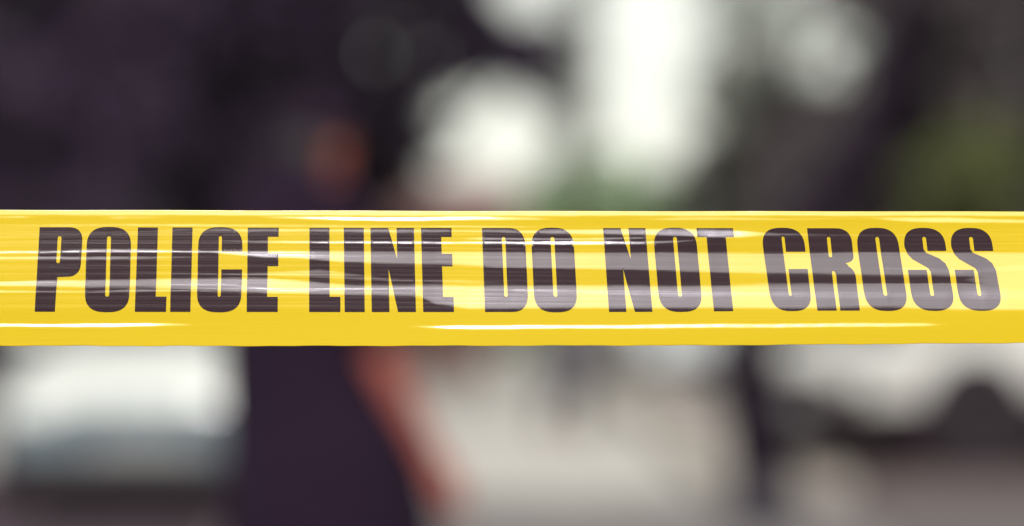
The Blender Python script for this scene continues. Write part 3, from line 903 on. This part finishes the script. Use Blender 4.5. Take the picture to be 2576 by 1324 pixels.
def film_mat(name, col, var):
    m = bpy.data.materials.new(name)
    m.use_nodes = True
    t = m.node_tree
    b = t.nodes['Principled BSDF']
    b.inputs['Roughness'].default_value = 0.23
    b.inputs['IOR'].default_value = 2.6
    b.inputs['Specular Tint'].default_value = (0.86, 0.84, 1.0, 1)
    g = t.nodes.new('ShaderNodeNewGeometry')
    mp = t.nodes.new('ShaderNodeMapping')
    mp.inputs['Scale'].default_value = (14, 0, 900)
    t.links.new(g.outputs['Position'], mp.inputs['Vector'])
    n = t.nodes.new('ShaderNodeTexNoise')
    n.inputs['Scale'].default_value = 1.0
    n.inputs['Detail'].default_value = 4
    t.links.new(mp.outputs['Vector'], n.inputs['Vector'])
    n2 = t.nodes.new('ShaderNodeTexNoise')              # fine pitting of the film
    n2.inputs['Scale'].default_value = 1.0
    n2.inputs['Detail'].default_value = 3
    mp2 = t.nodes.new('ShaderNodeMapping')
    mp2.inputs['Scale'].default_value = (420, 0, 900)
    t.links.new(g.outputs['Position'], mp2.inputs['Vector'])
    t.links.new(mp2.outputs['Vector'], n2.inputs['Vector'])
    ad = t.nodes.new('ShaderNodeMath'); ad.operation = 'MULTIPLY_ADD'
    ad.inputs[1].default_value = 0.35
    t.links.new(n2.outputs['Fac'], ad.inputs[0]); t.links.new(n.outputs['Fac'], ad.inputs[2])
    bp = t.nodes.new('ShaderNodeBump')
    bp.inputs['Strength'].default_value = 0.12
    bp.inputs['Distance'].default_value = 0.0004
    t.links.new(ad.outputs['Value'], bp.inputs['Height'])
    t.links.new(bp.outputs['Normal'], b.inputs['Normal'])
    r = t.nodes.new('ShaderNodeValToRGB')
    r.color_ramp.elements[0].color = (*[c * (1 - var) for c in col], 1)
    r.color_ramp.elements[1].color = (*[c * (1 + var) for c in col], 1)
    n3 = t.nodes.new('ShaderNodeTexNoise'); n3.inputs['Scale'].default_value = 9.0
    t.links.new(g.outputs['Position'], n3.inputs['Vector'])
    t.links.new(n3.outputs['Fac'], r.inputs['Fac'])
    t.links.new(r.outputs['Color'], b.inputs['Base Color'])
    return m


M_YEL = film_mat('yellow_film', (0.95, 0.685, 0.003), .02)
M_INK = film_mat('black_ink_on_film', (0.032, 0.0105, 0.011), .15)

rows = 240
cols = len(TX)
u = np.linspace(0, 1, rows)
X2 = np.repeat(TX[:, None], rows, 1)
Xc = np.clip(X2, 0, 2880)
ET = edge_top(Xc) + .7 * np.sin(X2 / 90) * .5
EB = edge_bot(Xc) + .6 * np.sin(X2 / 55 + 1) + .4 * np.sin(X2 / 21)
RW = ET + (EB - ET) * u[None, :]
Y2 = film_y(X2.ravel(), RW.ravel()).reshape(X2.shape)
V = np.stack([PX(X2), Y2, PZ(RW)], axis=2).reshape(-1, 3)
ii, jj = np.meshgrid(np.arange(cols - 1), np.arange(rows - 1), indexing='ij')
a = (ii * rows + jj).ravel()
F = np.stack([a, a + 1, a + rows + 1, a + rows], axis=1)
tape_root_loc = Vector((0, TAPE_D, PZ(783)))
me = bpy.data.meshes.new('barrier_tape')
nf = len(F)
me.vertices.add(len(V)); me.vertices.foreach_set('co', (V - np.array(tape_root_loc)).ravel())
me.loops.add(nf * 4); me.loops.foreach_set('vertex_index', F.ravel())
me.polygons.add(nf); me.polygons.foreach_set('loop_start', np.arange(nf) * 4)
me.update(calc_edges=True)
me.validate()
tape = link_mesh('barrier_tape', me, M_YEL, None, True)
tape.location = tape_root_loc
sol = tape.modifiers.new('film', 'SOLIDIFY'); sol.thickness = 0.00025; sol.offset = -1
tag(tape, 'taut glossy yellow plastic barrier tape with black lettering, in sharp focus', 'barrier tape')


# letters: outlines in a unit box (x right, y up), then pulled onto the stretched film
def arc(cx, cy, rx, ry, a0, a1, n=9, p=2.0):
    out = []
    for k in range(n):
        a = R(a0 + (a1 - a0) * k / (n - 1))
        c, s = math.cos(a), math.sin(a)
        out.append((cx + rx * math.copysign(abs(c) ** (2 / p), c), cy + ry * math.copysign(abs(s) ** (2 / p), s)))
    return out


def slot(x0, x1, y0, y1):
    r = (x1 - x0) / 2; ry = r * .5
    return arc((x0 + x1) / 2, y1 - ry, r, ry, 0, 180, 7) + arc((x0 + x1) / 2, y0 + ry, r, ry, 180, 360, 7)


def g_O():
    ox = .5
    o = arc(.5, .76, .5, .245, 0, 180, 21, 2.7) + arc(.5, .24, .5, .245, 180, 360, 21, 2.7)
    return [o, slot(.455, .545, .18, .895)]


def g_C():
    o = arc(.5, .76, .5, .245, 0, 180, 21, 2.7) + arc(.5, .24, .5, .245, 180, 360, 21, 2.7)
    o += [(1, .505), (.535, .505)]
    o += [(.535, .215)] + arc(.5, .2, .035, .02, 0, -180, 7)[1:-1] + [(.465, .215)]
    o += [(.465, .875)] + arc(.5, .88, .035, .02, 180, 0, 7)[1:-1] + [(.535, .875)]
    o += [(.535, .715), (1, .715)]
    return [o]


def g_P():
    o = [(0, 0), (.465, 0), (.475, .41), (.70, .415)] + arc(.70, .57, .30, .155, -80, 0, 8, 2.3) + arc(.66, .82, .34, .18, 0, 90, 10, 2.6) + [(0, 1)]
    return [o, slot(.43, .515, .575, .895)]


def g_D():
    o = [(0, 0)] + arc(.60, .24, .40, .24, -90, 0, 12, 2.6) + arc(.60, .76, .40, .24, 0, 90, 12, 2.6) + [(0, 1)]
    return [o, slot(.455, .535, .18, .895)]


def g_L(): return [[(0, 0), (1, 0), (1, .182), (.655, .182), (.64, 1), (0, 1)]]
def g_I(): return [[(0, 0), (1, 0), (1, 1), (0, 1)]]


def g_E(): return [[(0, 0), (1, 0), (1, .18), (.655, .18), (.655, .543), (1, .543), (1, .693), (.655, .693), (.655, .893), (1, .893), (1, 1), (0, 1)]]


def g_N(): return [[(0, 0), (.40, 0), (.40, .50), (.405, .50), (.595, 0), (1, 0), (1, 1), (.60, 1), (.60, .64), (.595, .64), (.41, 1), (0, 1)]]


def g_T(): return [[(.25, 0), (.775, 0), (.775, .893), (1, .893), (1, 1), (0, 1), (0, .893), (.25, .893)]]


def g_R():
    o = [(0, 0), (.455, 0), (.455, .46)] + arc(.49, .462, .035, .02, 180, 20, 6) + [(.545, .44), (.54, 0), (1, 0), (1, .40)]
    o += arc(.80, .40, .20, .14, 10, 70, 6) + [(.83, .565), (.80, .572), (.83, .58)] + arc(.80, .66, .20, .08, -60, 0, 6) + arc(.62, .80, .38, .20, 0, 90, 11, 2.6) + [(0, 1)]
    return [o, slot(.43, .51, .648, .895)]


def g_S():
    o = arc(.5, .79, .5, .215, 0, 180, 21, 2.6)                      # right shoulder over the top to the left
    o += [(0, .73), (.03, .67), (.10, .63), (.45, .51), (.47, .49)]  # down the left, into the waist
    o += [(0.0, .495)]                                               # lower left terminal
    o += arc(.5, .215, .5, .22, 180, 360, 21, 2.6)
    o += [(1, .42), (.98, .53), (.90, .60), (.72, .655), (.53, .715)]
    o += [(.99, .72)]
    return o


def g_S2():
    # the outer outline with the two slots let in from the terminals
    o = arc(.5, .79, .5, .215, 0, 180, 21, 2.6)
    o += [(0, .72), (.03, .655), (.12, .61), (.44, .515), (.455, .495)]
    o += [(.455, .20)] + arc(.495, .19, .04, .02, 180, 360, 7)[1:-1] + [(.535, .20), (.535, .48), (.50, .515)]
    return o


def g_S3():
    # one closed outline, clockwise from the upper terminal
    o = [(1, .725), (.545, .725), (.545, .875)] + arc(.5, .878, .045, .02, 0, 180, 7)[1:-1] + [(.455, .875), (.455, .745), (.50, .70)]
    o += [(.82, .62), (.94, .56), (.995, .47)]
    o += arc(.5, .23, .5, .235, 0, -180, 23, 2.6)
    o += [(0, .495), (.45, .495), (.45, .20)] + arc(.495, .195, .045, .02, 180, 360, 7)[1:-1] + [(.54, .20), (.54, .475), (.49, .515)]
    o += [(.14, .615), (.04, .68)]
    o += arc(.5, .775, .5, .23, 180, 0, 23, 2.6)
    return [o]


def g_S_final():
    # build as: outline path around the S including both inner slots (they open at the terminals)
    p = []
    p += arc(.5, .775, .5, .23, 180, 0, 23, 2.6)            # top, left to right
    p += [(1, .725), (.545, .725), (.545, .875)]            # upper terminal, up the slot
    p += arc(.5, .878, .045, .018, 0, 180, 7)[1:-1]
    p += [(.455, .875), (.455, .75), (.50, .705)]           # down the slot, onto the diagonal
    p += [(.80, .635), (.93, .575), (.99, .49)]             # right shoulder of the spine
    p += arc(.5, .225, .5, .23, 0, -180, 23, 2.6)           # bottom, right to left
    p += [(0, .495), (.455, .495), (.455, .20)]             # lower terminal, down the slot
    p += arc(.5, .195, .045, .018, 180, 360, 7)[1:-1]
    p += [(.545, .20), (.545, .47), (.50, .515)]            # up the slot, onto the diagonal
    p += [(.15, .625), (.05, .69)]
    return [p]


c1 = lambda x: x / 2.576
c2 = lambda x: 940 + x / 2.576
c3 = lambda x: 1880 + x / 2.576
TEXT = [('p', g_P, c1, 292, 606, 249, 563), ('o', g_O, c1, 635, 956, 610, 933), ('l', g_L, c1, 1003, 1229, 975, 1201), ('i', g_I, c1, 1253, 1398, 1231, 1378),
        ('c', g_C, c1, 1441, 1760, 1424, 1747), ('e', g_E, c1, 1797, 2020, 1787, 2012),
        ('l', g_L, c1, 2243, 2469, 2240, 2466), ('i', g_I, c2, 70, 215, 76, 221), ('n', g_N, c2, 263, 578, 272, 592), ('e', g_E, c2, 629, 849, 645, 868),
        ('d', g_D, c2, 1070, 1380, 1093, 1409), ('o', g_O, c2, 1424, 1729, 1453, 1765),
        ('n', g_N, c2, 1948, 2254, 1991, 2305), ('o', g_O, c3, -115, 195, -60, 250), ('t', g_T, c3, 203, 468, 263, 528),
        ('c', g_C, c3, 667, 975, 751, 1044), ('r', g_R, c3, 1003, 1320, 1078, 1385), ('o', g_O, c3, 1352, 1652, 1436, 1741),
        ('s', g_S_final, c3, 1693, 1992, 1776, 2078), ('s', g_S_final, c3, 2032, 2333, 2116, 2420)]


def densify(loop, n=1):
    out = []
    for k in range(len(loop)):
        a, b = Vector(loop[k]), Vector(loop[(k + 1) % len(loop)])
        m = max(1, int((b - a).length / .04))
        for q in range(m):
            out.append(a.lerp(b, q / m))
    return out


def letter(ch, glyph, cf, tl, tr, bl, br):
    loops = [densify(l) for l in glyph()]
    pts, edges = [], []
    for l in loops:
        s0 = len(pts)
        pts += [Vector((p.x, p.y)) for p in l]
        edges += [(s0 + k, s0 + (k + 1) % len(l)) for k in range(len(l))]
    nx, ny = 14, 120
    for i in range(1, nx):
        for j in range(1, ny):
            pts.append(Vector((i / nx + .0013, j / ny + .0009)))
    r = delaunay_2d_cdt(pts, edges, [], 2 if len(loops) > 1 else 1, 1e-6)
    vs, fs = r[0], r[2]
    used = sorted({v for f in fs for v in f})
    # keep only faces whose centre lies in the outline (even-odd)

    def inside(x, y):
        k = False
        for l in loops:
            j = len(l) - 1
            for i in range(len(l)):
                if (l[i].y > y) != (l[j].y > y) and x < (l[j].x - l[i].x) * (y - l[i].y) / (l[j].y - l[i].y) + l[i].x:
                    k = not k
                j = i
        return k
    fs = [f for f in fs if inside(sum(vs[i].x for i in f) / len(f), sum(vs[i].y for i in f) / len(f))]
    used = sorted({v for f in fs for v in f}); ix = {v: k for k, v in enumerate(used)}
    P = np.array([(vs[v].x, vs[v].y) for v in used])
    q = P[:, 1]
    left = cf(bl) + (cf(tl) - cf(bl)) * q
    right = cf(br) + (cf(tr) - cf(br)) * q
    x = left + (right - left) * P[:, 0]
    top = np.interp(x, [100, 1000, 2800], [570 + 179 / 2.576, 570 + 184 / 2.576, 570 + 187 / 2.576])
    bot = np.interp(x, [100, 1000, 1800, 2250, 2800], [570 + 791 / 2.576, 570 + 793.5 / 2.576, 570 + 792 / 2.576, 570 + 783 / 2.576, 570 + 781 / 2.576])
    row = bot + (top - bot) * q
    y = film_y(x, row) - 0.00012
    e = .6
    gx = (film_y(x + e, row) - film_y(x - e, row)) / (2 * e * S)
    gz = -(film_y(x, row + e) - film_y(x, row - e)) / (2 * e * S)
    N = np.stack([gx, -np.ones_like(gx), gz], axis=1); N /= np.linalg.norm(N, axis=1)[:, None]
    co = np.stack([PX(x), y, PZ(row)], axis=1) - np.array(tape_root_loc)
    me = bpy.data.meshes.new('printed_letter')
    me.from_pydata([tuple(p) for p in co], [], [[ix[v] for v in f] for f in fs])
    me.update()
    # faces look at the camera side
    if me.polygons[0].normal.y > 0: me.flip_normals()
    o = link_mesh('printed_letter_' + ch, me, M_INK, tape, True)
    me.normals_split_custom_set_from_vertices([tuple(n) for n in N])
    return o


for t in TEXT:
    letter(*t)
